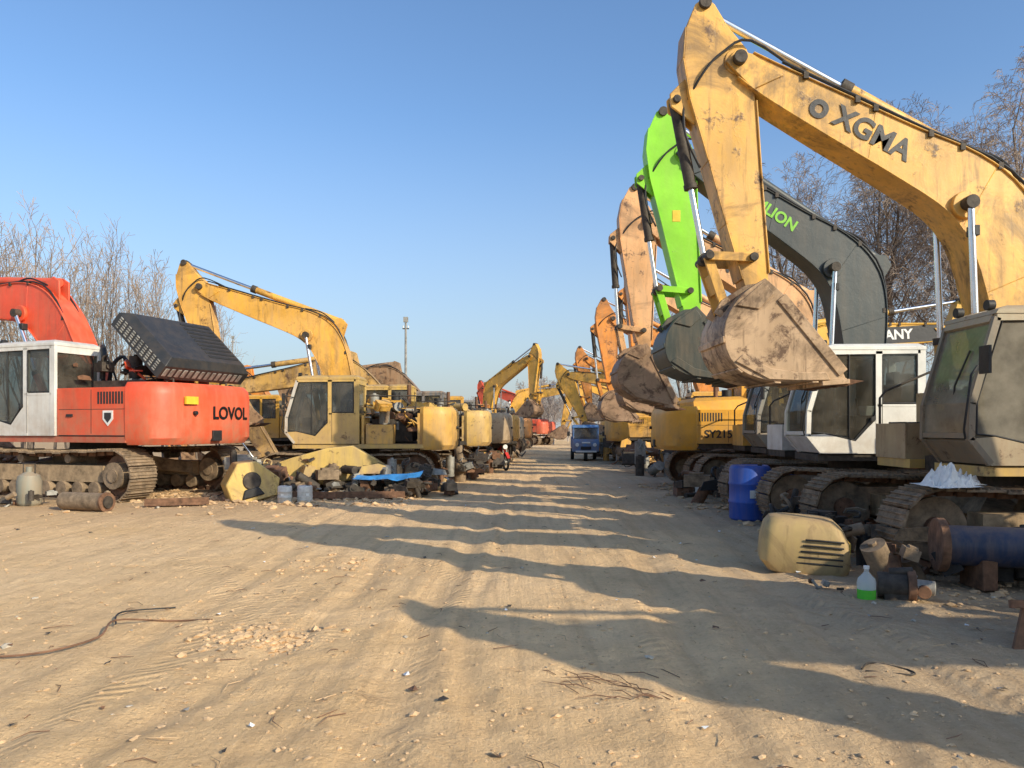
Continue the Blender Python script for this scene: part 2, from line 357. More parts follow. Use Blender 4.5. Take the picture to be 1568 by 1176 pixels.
        s=MB(); s.box((.0,.62,1.25),(.55,1.16,1.62),M_seat); s.prism([(.0,1.62),(.14,1.62),(.02,2.35),(-.1,2.3)],.66,1.12,M_seat); s.box((-.1,.75,2.35),(.0,1.03,2.55),M_seat)
        s.box((.2,.5,1.6),(.75,.6,1.82),M_seat); s.box((.2,1.2,1.6),(.75,1.28,1.82),M_seat); s.cyl((.68,.55,1.8),(.72,.55,2.1),.02,M_black,8); s.cyl((.68,1.24,1.8),(.72,1.24,2.1),.02,M_black,8)
        s.box((1.1,.5,1.2),(1.35,.62,1.9),M_seat); s.box((-.2,.45,1.2),(1.3,1.33,1.24),M_seat)
        s.box((-.2,.45,2.84),(1.2,1.33,2.87),M_grey)
        s.obj('seat_and_controls',root,.02)
    if not have_boom: return root
    # ---- boom
    foot=Vector((.12,1.75)); b=D(ba); ca,sa=math.cos(b),math.sin(b)
    def BP(s,o): return Vector((foot.x+(ca*s-sa*o)*bscale, foot.y+(sa*s+ca*o)*bscale))
    st=catmull([(0,0,.20),(.5,.34,.28),(1.1,.72,.36),(1.75,1.09,.43),(2.25,1.24,.44),(2.8,1.17,.39),(3.5,.88,.32),(4.4,.50,.265),(5.2,.17,.21),(5.6,.03,.17)],4)
    cl=[(BP(s,o),hh) for s,o,hh in st]
    bm_=MB(); top=[];bot=[];rb=[]
    for i,(p,hh) in enumerate(cl):
        tdir=(cl[min(i+1,len(cl)-1)][0]-cl[max(i-1,0)][0]).normalized(); nn=Vector((-tdir.y,tdir.x))
        w=.28-.07*i/len(cl); a=p+nn*hh*bscale; c_=p-nn*hh*bscale
        rb.append([(a.x,-w,a.y),(a.x,w,a.y),(c_.x,w,c_.y),(c_.x,-w,c_.y)])
        a2=p+nn*(hh*bscale+.02); c2=p-nn*(hh*bscale+.02); w2=w+.025
        top.append([(a.x,-w2,a.y),(a.x,w2,a.y),(a2.x,w2,a2.y),(a2.x,-w2,a2.y)])
        bot.append([(c_.x,-w2,c_.y),(c_.x,w2,c_.y),(c2.x,w2,c2.y),(c2.x,-w2,c2.y)])
    bm_.loft(rb,mb_); bm_.loft(top,mb_); bm_.loft(bot,mb_)
    for i in (10,18,26):
        p,hh=cl[i]; td=(cl[i+1][0]-cl[i-1][0]).normalized(); nn=Vector((-td.y,td.x)); w=.28-.07*i/len(cl)
        a=p+nn*(hh*bscale-.01)+td*.1;c_=p-nn*(hh*bscale-.01)-td*.1
        bm_.strip(tuple(a),tuple(c_),.018,-w-.004,w+.004,mb_)
    k0=cl[0][0]; bm_.cyl((k0.x,-.4,k0.y),(k0.x,.4,k0.y),.11,M_dark,16)
    tipP=BP(5.7,0); bm_.cyl((tipP.x,-.33,tipP.y),(tipP.x,.33,tipP.y),.085,M_dark,18)
    for y in (-.24,.19):
        q=[BP(5.2,.3),BP(5.65,.17),BP(5.82,.03),BP(5.78,-.14),BP(5.3,-.1)]
        bm_.prism([tuple(p) for p in q],y-.01,y+.05,mb_)
    mid=BP(2.55,1.0); bm_.cyl((mid.x,-.44,mid.y),(mid.x,.44,mid.y),.085,M_dark,16); bm_.cyl((mid.x,-.31,mid.y),(mid.x,.31,mid.y),.17,mb_,20)
    q=[BP(1.75,1.46),BP(2.0,1.98),BP(2.2,2.0),BP(2.55,1.56)]
    for y in (-.13,.09): bm_.prism([tuple(p) for p in q],y,y+.04,mb_)
    bm_.obj('boom',root,.012)
    if band:
        B=MB(); s0,s1,w_=band
        ids=[i for i,x in enumerate(st) if s0<=x[0]<=s1]
        for sg in (1,-1):
            ring=[]
            for i in ids:
                p,hh=cl[i]; td=(cl[min(i+1,len(cl)-1)][0]-cl[i-1][0]).normalized(); nn=Vector((-td.y,td.x)); w=(.28-.07*i/len(cl)+.003)*sg
                a=p+nn*w_;c_=p-nn*w_; ring.append([(a.x,w,a.y),(c_.x,w,c_.y),(c_.x,w+.003*sg,c_.y),(a.x,w+.003*sg,a.y)])
            B.loft(ring,M_blackp)
        B.obj('boom_band',root)
    # ---- arm
    al=D(aa); ax=Vector((math.cos(al),math.sin(al))); av=Vector((-ax.y,ax.x)); LA=2.9
    def AP(a,v): return tipP+(ax*a+av*v)*bscale
    prof=[(-.84,.34),(-.76,.46),(-.48,.60),(-.1,.66),(.4,.62),(1.2,.46),(2.0,.31),(2.7,.17),(2.93,.13),(3.02,0),(2.93,-.13),(2.65,-.15),(1.5,-.16),(.5,-.18),(.12,-.17),(-.15,-.13),(-.45,.08),(-.74,.22)]
    A=MB(); A.prism([tuple(AP(*p)) for p in prof],-.17,.17,ma)
    for i in (2,3,4,5,6):
        p,q_=AP(*prof[i]),AP(*prof[i+1]); A.strip(tuple(p+av*.01),tuple(q_+av*.01),.02,-.195,.195,ma)
    for i in (11,12):
        p,q_=AP(*prof[i]),AP(*prof[i+1]); A.strip(tuple(p-av*.01),tuple(q_-av*.01),.02,-.195,.195,ma)
    pt=AP(-.76,.34); A.cyl((pt.x,-.22,pt.y),(pt.x,.22,pt.y),.08,M_dark,16)
    for a,v in ((0,0),): p=AP(a,v); A.cyl((p.x,-.19,p.y),(p.x,.19,p.y),.17,ma,20)
    lug=AP(.38,.78)
    for y in (-.12,.08): A.prism([tuple(AP(.1,.62)),tuple(AP(.3,.86)),tuple(AP(.46,.86)),tuple(AP(.75,.54))],y,y+.04,ma)
    A.cyl((lug.x,-.16,lug.y),(lug.x,.16,lug.y),.05,M_dark,12)
    hp=AP(LA,0); A.cyl((hp.x,-.3,hp.y),(hp.x,.3,hp.y),.085,M_dark,16)
    if arm==GRN: A.box((AP(1.1,.2).x-.07,.171,AP(1.1,.2).y-.1),(AP(1.1,.2).x+.07,.176,AP(1.1,.2).y+.1),M_yelp)
    A.obj('arm',root,.012)
    # ---- bucket
    bl=D(ka); bu=Vector((math.cos(bl),math.sin(bl))); bv=Vector((-bu.y,bu.x)); ks=bscale*kscale
    def KP(u_,v_): return hp+(bu*u_+bv*v_)*ks
    sh=catmull([(-.14,-.06),(-.19,.35),(-.08,.74),(.20,1.0),(.55,1.06),(.92,.88),(1.2,.60),(1.45,.32),(1.66,.08)],3)
    K=MB(); W=.60
    rings=[]
    for i,p in enumerate(sh):
        a=Vector(sh[max(i-1,0)]);c_=Vector(sh[min(i+1,len(sh)-1)]); d=(c_-a).normalized(); nn=Vector((d.y,-d.x))
        p0=KP(*p); p1=KP(p[0]+nn.x*.03,p[1]+nn.y*.03)
        taper=W*(1-.06*(1-i/len(sh)))
        rings.append([(p0.x,-taper,p0.y),(p0.x,taper,p0.y),(p1.x,taper,p1.y),(p1.x,-taper,p1.y)])
    K.loft(rings,bucketm)
    side=[tuple(KP(*p)) for p in sh]+[tuple(KP(1.36,-.02)),tuple(KP(.8,.03)),tuple(KP(.25,-.10))]
    for y in (-W+.01,W-.04): K.prism(side,y,y+.03,bucketm)
    for y in (-W-.014,W-.010):
        K.strip(tuple(KP(.2,-.04)),tuple(KP(1.55,.05)),.13,y,y+.024,bucketm)
        K.prism([tuple(KP(*p)) for p in ((.42,1.03),(.92,.86),(1.2,.58),(1.5,.25),(1.38,.22),(1.1,.52),(.82,.74),(.42,.88))],y,y+.024,bucketm)
        K.prism([tuple(KP(*p)) for p in ((-.12,.0),(.1,.0),(.12,.3),(-.14,.5))],y,y+.026,bucketm)
    for f in (8,12,16,20):
        p=sh[f]; a=Vector(sh[f-1]);c_=Vector(sh[f+1]); p0=KP(p[0],p[1]); t_=(KP(*c_)-KP(*a)).normalized(); n_=Vector((-t_.y,t_.x))
        if (p0+n_*.02-KP(.5,.4)).length<(p0-KP(.5,.4)).length: n_=-n_
        K.strip(tuple(p0-t_*.04+n_*.012),tuple(p0+t_*.04+n_*.012),.022,-W-.006,W+.006,bucketm)
    for y in (-.22,.18): K.prism([tuple(KP(*p)) for p in ((-.1,-.12),(.1,-.1),(.15,.1),(-.02,.6),(-.24,.66),(-.30,.45),(-.22,.05))],y,y+.04,bucketm)
    for i in range(5):
        y=-W+.03+i*(2*W-.16)/4
        a,b1,c1,d1=KP(1.50,.34),KP(1.44,.24),KP(1.84,-.10),KP(1.72,.14)
        K.prism([tuple(a),tuple(b1),tuple(c1),tuple(d1)],y,y+.1,M_rust)
    K.strip(tuple(KP(1.46,.36)),tuple(KP(1.70,.06)),.06,-W,W,bucketm)
    K.obj('bucket',root,.008)
    # ---- linkage + cylinders
    Ln=MB()
    J=AP(2.38,.58); ear=KP(-.14,.50); rk=AP(2.45,.04)
    for y in (-.26,.22): Ln.strip(tuple(rk),tuple(J),.11,y,y+.035,ma)
    for y in (-.2,.16): Ln.strip(tuple(J),tuple(ear),.12,y,y+.04,ma)
    Ln.strip(tuple(J.lerp(ear,.3)),tuple(J.lerp(ear,.65)),.08,-.16,.16,ma)
    for p in (J,ear,rk): Ln.cyl((p.x,-.3,p.y),(p.x,.3,p.y),.055,M_dark,12)
    Ln.obj('bucket_linkage',root,.006)
    C=MB()
    def ram(p,q,y,rb_,mat,fr=.55):
        m_=p.lerp(q,fr); C.cyl((p.x,y,p.y),(m_.x,y,m_.y),rb_,mat,18); m2=p.lerp(q,fr+.03); C.cyl((m_.x,y,m_.y),(m2.x,y,m2.y),rb_*1.18,M_dark,18)
        C.cyl((m2.x,y,m2.y),(q.x,y,q.y),rb_*.52,M_chrome,14); C.cyl((q.x,y-.06,q.y),(q.x,y+.06,q.y),rb_*1.05,M_dark,14)
    ram(lug,J,0,.075,M_dark,.52)
    ram(BP(2.12,1.92),pt,0,.09,mb_,.55)
    ram(Vector((.85,1.35)),mid,.39,.08,mb_,.45); ram(Vector((.85,1.35)),mid,-.39,.08,mb_,.45)
    C.obj('hydraulic_cylinders',root)
    H=MB()
    def top_pt(s,off):
        i=min(range(len(st)),key=lambda j:abs(st[j][0]-s)); return BP(st[i][0],st[i][1]+st[i][2]+off)
    for j,y in enumerate((-.24,-.18,.18,.24)):
        pts=[]
        for s in (.5,1.1,1.7,2.2,2.8,3.5,4.2,4.9,5.3):
            p=top_pt(s,.05+.02*(j%2)+rnd.uniform(0,.02)); pts.append((p.x,y,p.y))
        H.tube(catmull(pts,2),.02,M_black if j%2 else mb_,6)
    for j,y in enumerate((-.23,.23)):
        p=top_pt(5.0,.06); a1=AP(-.22,-.12-.05*j); a2=AP(-.1,.2); a3=AP(.12,.45); a4=AP(.42,.66)
        H.tube(catmull([(p.x,y*.8,p.y),(a1.x,y,a1.y),(a2.x,y*1.05,a2.y),(a3.x,y,a3.y),(a4.x,y*.4,a4.y)],4),.017,M_black,6)
        m0=top_pt(.8,.05); m1=top_pt(.5,.35)
        H.tube(catmull([(.2,y,1.5),(-.15,y,2.0),(m1.x,y*.9,m1.y),(m0.x,y*.9,m0.y)],4),.022,M_black,6)
    a1,a2,a3=AP(.45,.70),AP(.85,.72),AP(1.25,.56)
    H.tube(catmull([(a1.x,.1,a1.y),(a2.x,.16,a2.y),(a3.x,.1,a3.y)],5),.016,M_black,6)
    for s in (1.5,2.7,3.1,3.6,4.1,4.5,5.0):
        p=top_pt(s,.05); H.box((p.x-.03,-.27,p.y-.05),(p.x+.03,.27,p.y+.03),M_dark)
    p,q_=top_pt(2.3,.1),top_pt(3.1,.12); mm=p.lerp(q_,.5)+Vector((-sa,ca))*.10
    H.tube(catmull([(p.x,.12,p.y),(mm.x,.2,mm.y),(q_.x,.1,q_.y)],5),.018,M_black,6)
    H.obj('hydraulic_hoses',root,0,True,50)
    wk=MB(); wl=BP(2.25,.8); wk.box((wl.x-.06,.30,wl.y-.05),(wl.x+.04,.43,wl.y+.08),M_black); wk.obj('work_lamp',root,.01)
    if boom_text:
        for txt,mat,s,size in boom_text:
            i=min(range(len(st)),key=lambda j:abs(st[j][0]-s)); p,hh=cl[i]
            td=(cl[i+1][0]-cl[i-1][0]).normalized(); w=.28-.07*i/len(cl)+.010
            for sg in (1,-1):
                if sg==1: M=basis((-td.x,0,-td.y),(-td.y,0,td.x),(0,1,0),(p.x,w,p.y))
                else: M=basis((td.x,0,td.y),(-td.y,0,td.x),(0,-1,0),(p.x,-w,p.y))
                text_mesh(txt,size,mat,M,'boom_lettering',root,.002,.03)
    return root

# right row
excavator((6.62,9.85),180,house=TAN,cab=(.44,.38,.26),trim=(.20,.18,.14),boom=(.86,.47,.085),bucketm=M_bucket_y,ba=50.8,aa=-95,ka=-133,rust=.34,dirt=.45,seed=11,bscale=1.015,
  boom_text=[('XGMA',M_blackp,3.95,.36),('o',M_blackp,4.65,.45)],mud=True,base=(.68,.45,.1),grime=.65,hl=1.9,glass=M_glass_d)
excavator((6.35,13.8),180,1.0,house=WHT,cab=WHT,boom=DG,arm=GRN,bucketm=M_bucket_g,ba=56.2,aa=-93,ka=-128,rust=.0,dirt=.10,seed=12,grime=0,
  boom_text=[('ZOOMLION',M_greenp,4.15,.27)])
excavator((6.7,17.4),180,house=YEL,cab=CG,boom=PEACH,bucketm=M_bucket,ba=52,aa=-88,ka=-120,rust=.35,dirt=.5,seed=13,grime=.5,boom_text=[('SANY',M_blackp,4.0,.36)])
excavator((6.7,20.9),0,house=(.85,.42,.03),cw=(.85,.42,.03),boom=(.82,.46,.05),ba=26,aa=-80,ka=-120,rust=.1,dirt=.2,seed=14,grime=.1,side_text=('SY215C',M_blackp,-1.35,1.45,.28,True),boom_text=[('SANY',M_white,4.2,.36)],band=(2.4,5.4,.22))
excavator((8.0,24.3),182,house=OR,boom=PEACH,arm=OR,ba=50,aa=-85,ka=-125,rust=.3,seed=15,grime=.5)
excavator((8.0,30),180,house=YEL,boom=OR,arm=OR,ba=46,aa=-90,ka=-135,rust=.4,seed=16,grime=.5)
excavator((7.0,34.3),0,house=YEL,cab=YEL,ba=20,aa=-100,ka=-150,seed=17,have_boom=False)
excavator((7.6,38.5),10,house=(.6,.42,.08),have_boom=False,strip=True,seed=18)
excavator((8.2,43),178,house=YEL,ba=30,aa=-110,ka=-170,seed=19)
excavator((8.6,49),185,house=OR,ba=48,aa=-95,ka=-140,seed=20)
excavator((9.4,57),0,house=YEL,have_boom=False,seed=21)
excavator((10.5,68),180,house=CG,boom=YEL,ba=40,aa=-100,ka=-140,seed=22)
# machines standing beside the photographer
excavator((8.9,5.2),181,house=YEL,ba=40,aa=-92,ka=-135,seed=31)
excavator((11.9,.5),181,house=OR,boom=YEL,ba=25,aa=-92,ka=-135,seed=32)
# left row
excavator((-9.95,18.75),160,1.2,house=RED,cab=(.80,.80,.76),boom=RED,ba=25,aa=-110,ka=-150,rust=.06,dirt=.3,seed=41,open_hood=True,mud=True,base=(.55,.07,.03),grime=.2,
  cw_text=('LOVOL',M_blackp,-.42,1.62,.33))
excavator((-4.3,21.3),180,house=(.82,.46,.08),cab=(.66,.44,.13),trim=(.6,.57,.5),boom=(.84,.44,.06),ba=42,aa=-100,ka=-140,rust=.32,dirt=.5,seed=42,strip=True,base=(.7,.46,.1),bscale=.98,grime=.5)
excavator((-3.5,25.6),183,house=(.70,.45,.11),boom=(.64,.38,.1),ba=12,aa=-120,ka=-170,rust=.45,seed=43,strip=True,dirt=.7,grime=.7)
excavator((-2.8,29.9),177,house=(.44,.33,.2),cab=(.2,.2,.2),boom=(.35,.2,.1),ba=14,aa=-120,ka=-170,rust=.5,seed=44,strip=True,dirt=.8,grime=.8)
excavator((-2.5,34.3),184,house=YEL,have_boom=False,rust=.45,seed=45,strip=True,dirt=.7,grime=.7)
excavator((-2.2,39.5),180,house=(.12,.13,.13),cab=(.25,.25,.24),have_boom=False,rust=.3,seed=46)
excavator((-1.7,52),-35,house=(.6,.55,.4),boom=YEL,ba=52,aa=-88,ka=-140,seed=47)
excavator((-1.6,45.5),178,house=OR,have_boom=False,seed=48,strip=True,dirt=.7)
excavator((-.6,60),0,house=CG,cw=OR,boom=YEL,ba=30,aa=-100,ka=-150,seed=49)
excavator((1.2,72),150,house=RED,boom=RED,ba=40,aa=-95,ka=-140,seed=50)
excavator((-9.8,33),175,house=YEL,boom=OR,ba=18,aa=-110,ka=-150,seed=51,grime=.6)

# ------------------------------------------------------------------ ground
def vn(x,y,seed):
    xi=np.floor(x);yi=np.floor(y);fx=x-xi;fy=y-yi
    fx=fx*fx*(3-2*fx);fy=fy*fy*(3-2*fy)
    def h(a,b):
        s=np.sin(a*127.1+b*311.7+seed*17.3)*43758.5453; return s-np.floor(s)
    return (h(xi,yi)*(1-fx)+h(xi+1,yi)*fx)*(1-fy)+(h(xi,yi+1)*(1-fx)+h(xi+1,yi+1)*fx)*fy-.5
def gh(x,y):
    x=np.asarray(x,float);y=np.asarray(y,float); d=np.sqrt(x*x+y*y)
    near=np.clip(1.4-d/30,0,1)
    rx=x*.83+y*.56; ry=-x*.56+y*.83
    z=.05*vn(x/5,y/5,1)+.024*vn(rx/1.3,ry/1.3,2)+near*(.018*vn(rx/.47,ry/.47,3)+.015*vn(x/.21,y/.21,4)+.012*vn(rx/.11,ry/.11,7))
    rough=np.clip(vn(x/2.3,y/2.3,9)*3+.1,0,1)*near
    z+=rough*.04*vn(rx/.16,ry/.16,11)
    for k,(c,w,dp,am) in enumerate(((-.75,.16,.03,1.2),(.95,.17,.03,1.2),(1.7,.10,.02,2.4),(-1.9,.12,.022,2.6),(-.1,.09,.018,3.0),(-3.2,.13,.02,3.4),(2.6,.12,.02,2.0))):
        u=x-.056*y+am*vn(x*0+k*3.7,y/7,6+k)
        z-=dp*near*np.exp(-((u-c)/w)**2)-.5*dp*near*np.exp(-((abs(u-c)-w*1.7)/(w*.6))**2)
    return z
nx=800;ny=860
tx=np.linspace(-1,1,nx); X=2.5*np.sinh(7.1*tx)
ty=np.linspace(-.72,1,ny); Y=6+2.6*np.sinh(7.1*ty)
XX,YY=np.meshgrid(X,Y); ZZ=gh(XX,YY)
co=np.stack([XX,YY,ZZ],-1).reshape(-1,3).astype(np.float32)
idx=np.arange(nx*ny).reshape(ny,nx); q=np.stack([idx[:-1,:-1],idx[:-1,1:],idx[1:,1:],idx[1:,:-1]],-1).reshape(-1,4)
me=bpy.data.meshes.new('ground'); me.vertices.add(len(co)); me.vertices.foreach_set('co',co.ravel())
me.loops.add(q.size); me.loops.foreach_set('vertex_index',q.ravel().astype(np.int32))
me.polygons.add(len(q)); me.polygons.foreach_set('loop_start',np.arange(0,q.size,4,dtype=np.int32)); me.polygons.foreach_set('loop_total',np.full(len(q),4,dtype=np.int32))
me.update(calc_edges=True); me.polygons.foreach_set('use_smooth',[True]*len(q))
go=bpy.data.objects.new('ground',me); coll.objects.link(go)
m,nt,b=newmat('dirt_ground'); tc=N(nt,'ShaderNodeTexCoord'); v=tc.outputs['Object']
sx=N(nt,'ShaderNodeSeparateXYZ'); nt.links.new(v,sx.inputs[0])
n0=noise(nt,v,.12,5,.6); n1=noise(nt,v,.7,8,.65,.5); n2=noise(nt,v,5,8,.7); n3=noise(nt,v,30,8,.75)
u=mathn(nt,'SUBTRACT',sx.outputs[0],mathn(nt,'MULTIPLY',sx.outputs[1],.056))
un=mathn(nt,'ADD',u,mathn(nt,'MULTIPLY',mathn(nt,'SUBTRACT',n1,.5),3.5))
def streak(ang,sx_,sy_,lo,hi,seed):
    mp=N(nt,'ShaderNodeMapping'); mp.inputs['Rotation'].default_value=(0,0,ang); mp.inputs['Scale'].default_value=(sx_,sy_,1); mp.inputs['Location'].default_value=(seed,seed*2,0)
    nt.links.new(v,mp.inputs[0]); f=noise(nt,mp.outputs[0],1,6,.6,.35); return f,mrange(nt,f,lo,hi)
f1,s1=streak(D(3.2),4.5,.22,.50,.64,0); f2,s2=streak(D(-28),5,.3,.54,.66,5)
c=mixc(nt,mrange(nt,n1,.35,.65),(.88,.60,.33),(.74,.49,.25))
c=mixc(nt,mrange(nt,n0,.4,.65,0,.6),c,(.80,.59,.36))
grey=mrange(nt,un,.6,3.0,0,.7); c=mixc(nt,grey,c,(.44,.355,.255))
oil_shade=mathn(nt,'MULTIPLY',mrange(nt,un,2.8,4.8,0,.75),mrange(nt,n2,.35,.6,.3,1)); c=mixc(nt,oil_shade,c,(.16,.125,.09))  # oily dirt, deepened to paint the machines' shade into the right side
lef=mathn(nt,'MULTIPLY',mrange(nt,un,-4.0,-6.0,0,.55),mrange(nt,sx.outputs[1],12,16,0,1)); c=mixc(nt,lef,c,(.28,.195,.12))
c=mixc(nt,mathn(nt,'MULTIPLY',s1,.38),c,(.48,.32,.18))
c=mixc(nt,mathn(nt,'MULTIPLY',s2,.3),c,(.50,.33,.19))
c=mixc(nt,mrange(nt,n2,.52,.74,0,.5),c,(.42,.28,.16))
c=mixc(nt,mrange(nt,n3,.55,.72,0,.5),c,(.88,.70,.46))
c=mixc(nt,mrange(nt,n3,.45,.30,0,.55),c,(.28,.185,.11))
def tread(coord,along,freq,scl,seedscale,wob,ms):
    ud=mathn(nt,'ADD',coord,mathn(nt,'MULTIPLY',mathn(nt,'SUBTRACT',noise(nt,v,seedscale,2),.5),wob))
    pp=mathn(nt,'ABSOLUTE',mathn(nt,'SUBTRACT',mathn(nt,'FRACT',mathn(nt,'MULTIPLY',ud,scl)),.5))
    mask=mrange(nt,pp,.13,.10,0,1)
    al=mathn(nt,'ADD',mathn(nt,'MULTIPLY',along,freq),mathn(nt,'MULTIPLY',n1,6))
    tr=mathn(nt,'SINE',mathn(nt,'ADD',al,mathn(nt,'MULTIPLY',pp,90)))
    brk=mathn(nt,'MULTIPLY',mrange(nt,noise(nt,v,ms,5,.65),.46,.56,0,1),mrange(nt,n2,.35,.55,.25,1))
    return mathn(nt,'MULTIPLY',mathn(nt,'MULTIPLY',tr,mask),brk)
t1=tread(u,sx.outputs[1],52,.55,.15,2.6,.5)
dg=mathn(nt,'ADD',mathn(nt,'MULTIPLY',sx.outputs[0],.86),mathn(nt,'MULTIPLY',sx.outputs[1],.5)); ag=mathn(nt,'SUBTRACT',mathn(nt,'MULTIPLY',sx.outputs[1],.86),mathn(nt,'MULTIPLY',sx.outputs[0],.5))
t2=mathn(nt,'MULTIPLY',tread(dg,ag,70,.37,.2,3,.43),mrange(nt,u,-.3,-1.6,0,.8))
tread_=mathn(nt,'ADD',t1,t2)
c=mixc(nt,mrange(nt,tread_,0,-1,0,.22),c,(.42,.28,.16))
nt.links.new(c,b.inputs['Base Color']); b.inputs['Roughness'].default_value=.95; b.inputs['Specular IOR Level'].default_value=.1
hgt=mathn(nt,'ADD',mathn(nt,'ADD',mathn(nt,'MULTIPLY',n2,.6),mathn(nt,'MULTIPLY',n3,.4)),mathn(nt,'MULTIPLY',tread_,.13))
hgt=mathn(nt,'SUBTRACT',hgt,mathn(nt,'ADD',mathn(nt,'MULTIPLY',f1,.45),mathn(nt,'MULTIPLY',f2,.35)))
bp=N(nt,'ShaderNodeBump'); bp.inputs['Strength'].default_value=.9; bp.inputs['Distance'].default_value=.08
nt.links.new(hgt,bp.inputs['Height']); nt.links.new(bp.outputs[0],b.inputs['Normal'])
me.materials.append(m)

def rocks(name,n,fn,smin,smax,mat,seed,flat=.6):
    rn=random.Random(seed); mb=MB()
    base=[Vector(v).normalized() for v in ((1,0,0),(-1,0,0),(0,1,0),(0,-1,0),(0,0,1),(0,0,-1),(1,1,1),(-1,1,1),(1,-1,1),(-1,-1,1))]
    F=[(4,6,8),(4,7,6),(4,9,7),(4,8,9),(0,8,6),(2,6,7),(1,7,9),(3,9,8),(0,6,2),(2,7,1),(1,9,3),(3,8,0),(5,0,2),(5,2,1),(5,1,3),(5,3,0)]
    for i in range(n):
        x,y=fn(rn); s=smin*(smax/smin)**(rn.random()**2.6); z=float(gh(x,y)); a=rn.uniform(0,6.3)
        ca_,sa_=math.cos(a),math.sin(a); ex=(rn.uniform(.7,1.5),rn.uniform(.6,1.1),rn.uniform(.4,1)*flat*1.2)
        vs=[]
        for p in base:
            k=rn.uniform(.75,1.2)*s; px,py,pz=p.x*ex[0]*k,p.y*ex[1]*k,p.z*ex[2]*k
            vs.append((x+px*ca_-py*sa_,y+px*sa_+py*ca_,z+pz+s*.05))
        mb.add(vs,F,mat)
    return mb.obj(name,None,0,False,0)
M_clod=simple('dirt_clod',(.62,.42,.235),.95,0,.5,3,.5); M_stone=simple('stone',(.50,.43,.33),.9,0,.4,4,.4)
rocks('gravel',8000,lambda r:((lambda y:(r.uniform(-.75,.75)*y,y))(3+20*r.random()**1.5)),.004,.026,M_clod,3)
rocks('stones',190,lambda r:((lambda y:(r.uniform(-.75,.75)*y,y))(3.2+20*r.random())),.012,.045,M_stone,4)
def pile(cx,cy,sp): return lambda r:(cx+r.gauss(0,sp),cy+r.gauss(0,sp*.8))
rocks('rubble_pile',380,pile(-1.9,5.9,.25),.01,.055,M_clod,5)
rocks('rubble_pile',160,pile(-1.9,9.0,.45),.01,.05,M_clod,6)
rocks('rubble_pile',300,pile(5.0,7.2,.7),.015,.07,M_clod,7)
rocks('dirt_heap',1200,lambda r:(r.uniform(-9,-2.2),r.gauss(17.3,1.1)),.02,.13,M_clod,8)
rocks('dirt_heap',500,lambda r:(r.gauss(4.3,.5),r.uniform(9,22)),.02,.12,M_clod,9)
mb=MB(); rn=random.Random(21); ml=[M_white,M_dark,M_dark,M_rust,M_grey,M_clod]
for i in range(190):
    y=3.3+20*rn.random()**1.1; x=rn.uniform(-.7,.7)*y; s=rn.uniform(.01,.034); z=float(gh(x,y))+.012
    M=Matrix.Translation((x,y,z))@Matrix.Rotation(rn.uniform(0,6.3),4,'Z')@Matrix.Rotation(rn.uniform(-.5,.5),4,'X')
    mb.add([(-s,-s*.5,0),(s,-s*.6,.01),(s*1.2,s*.4,0),(0,s*.7,s*.4),(-s*.9,s*.5,0)],[(0,1,2,3,4)],rn.choice(ml),M)
mb.obj('litter',None,0,False,0)
def cable(pts,r,mat,name='discarded_cable'):
    mb=MB(); P3=[(x,y,float(gh(x,y))+r+dz) for x,y,dz in pts]; mb.tube(catmull(P3,6),r,mat,6); mb.obj(name)
cable([(-4.1,5.6,0),(-3.7,5.35,0),(-3.3,5.4,.02),(-3.1,5.75,.03),(-3.2,6.2,.05),(-2.9,6.5,.0),(-2.5,6.4,0)],.008,M_rust)
cable([(-3.2,6.2,.02),(-3.35,6.6,.03),(-3.0,6.85,0)],.007,M_black)
cable([(2.3,5.0,0),(2.55,4.9,.01),(2.6,5.05,.0),(2.4,5.12,0),(2.3,5.05,0)],.006,M_dark)
mb=MB(); rn=random.Random(5)
for i in range(150):
    y=3.4+9*rn.random(); x=rn.uniform(-.68,.68)*y; a=rn.uniform(0,6.3); l=rn.uniform(.05,.22); z=float(gh(x,y))+.008
    mb.tube([(x,y,z),(x+l*.5*math.cos(a),y+l*.5*math.sin(a),z+.01),(x+l*math.cos(a+.3),y+l*math.sin(a+.3),z)],[.003,.003,.0015],M_rust if i%2 else M_clod,4)
for i in range(22):
    x=.75+rn.gauss(0,.2); y=4.7+rn.gauss(0,.2); a=2.4+rn.gauss(0,.3); l=rn.uniform(.12,.4); z=float(gh(x,y))+.008
    mb.tube([(x,y,z),(x+l*.5*math.cos(a),y+l*.5*math.sin(a),z+.012),(x+l*math.cos(a+.2),y+l*math.sin(a+.2),z)],[.003,.003,.0015],M_rust,4)
mb.obj('dry_twigs')

# ------------------------------------------------------------------ props
def empty(name,loc,rz=0):
    e=bpy.data.objects.new(name,None); coll.objects.link(e); e.location=loc; e.rotation_euler=(0,0,D(rz)); return e
M_blue=paint((.02,.09,.45),.25,.0,.45,False)
M_can=simple('dull_white_can',(.62,.60,.55),.5,.1,.35,6)
def drum(loc,h=.92,r=.29,mat=M_blue,name='plastic_drum',rz=0):
    mb=MB(); prof=[(.0,.9),(.02,.97),(.05,1),(.3,1),(.32,1.04),(.35,1.04),(.37,1),(.63,1),(.65,1.04),(.68,1.04),(.7,1),(.93,1),(.97,.95),(1,.86),(.985,.8)]
    mb.loft([[(r*k*math.cos(a*math.pi/16),r*k*math.sin(a*math.pi/16),z*h) for a in range(32)] for z,k in prof],mat)
    mb.cyl((r*.5,0,h*.98),(r*.5,0,h*1.01),.04,M_black)
    mb.box((-r*.3,-r*1.02,h*.42),(r*.1,-r*.985,h*.56),M_white)
    o=mb.obj(name,None,0,True,40); o.location=loc; o.rotation_euler=(0,0,D(rz)); return o
drum((4.15,13.4,0),.95,.35)
drum((4.75,13.7,0),.85,.3)
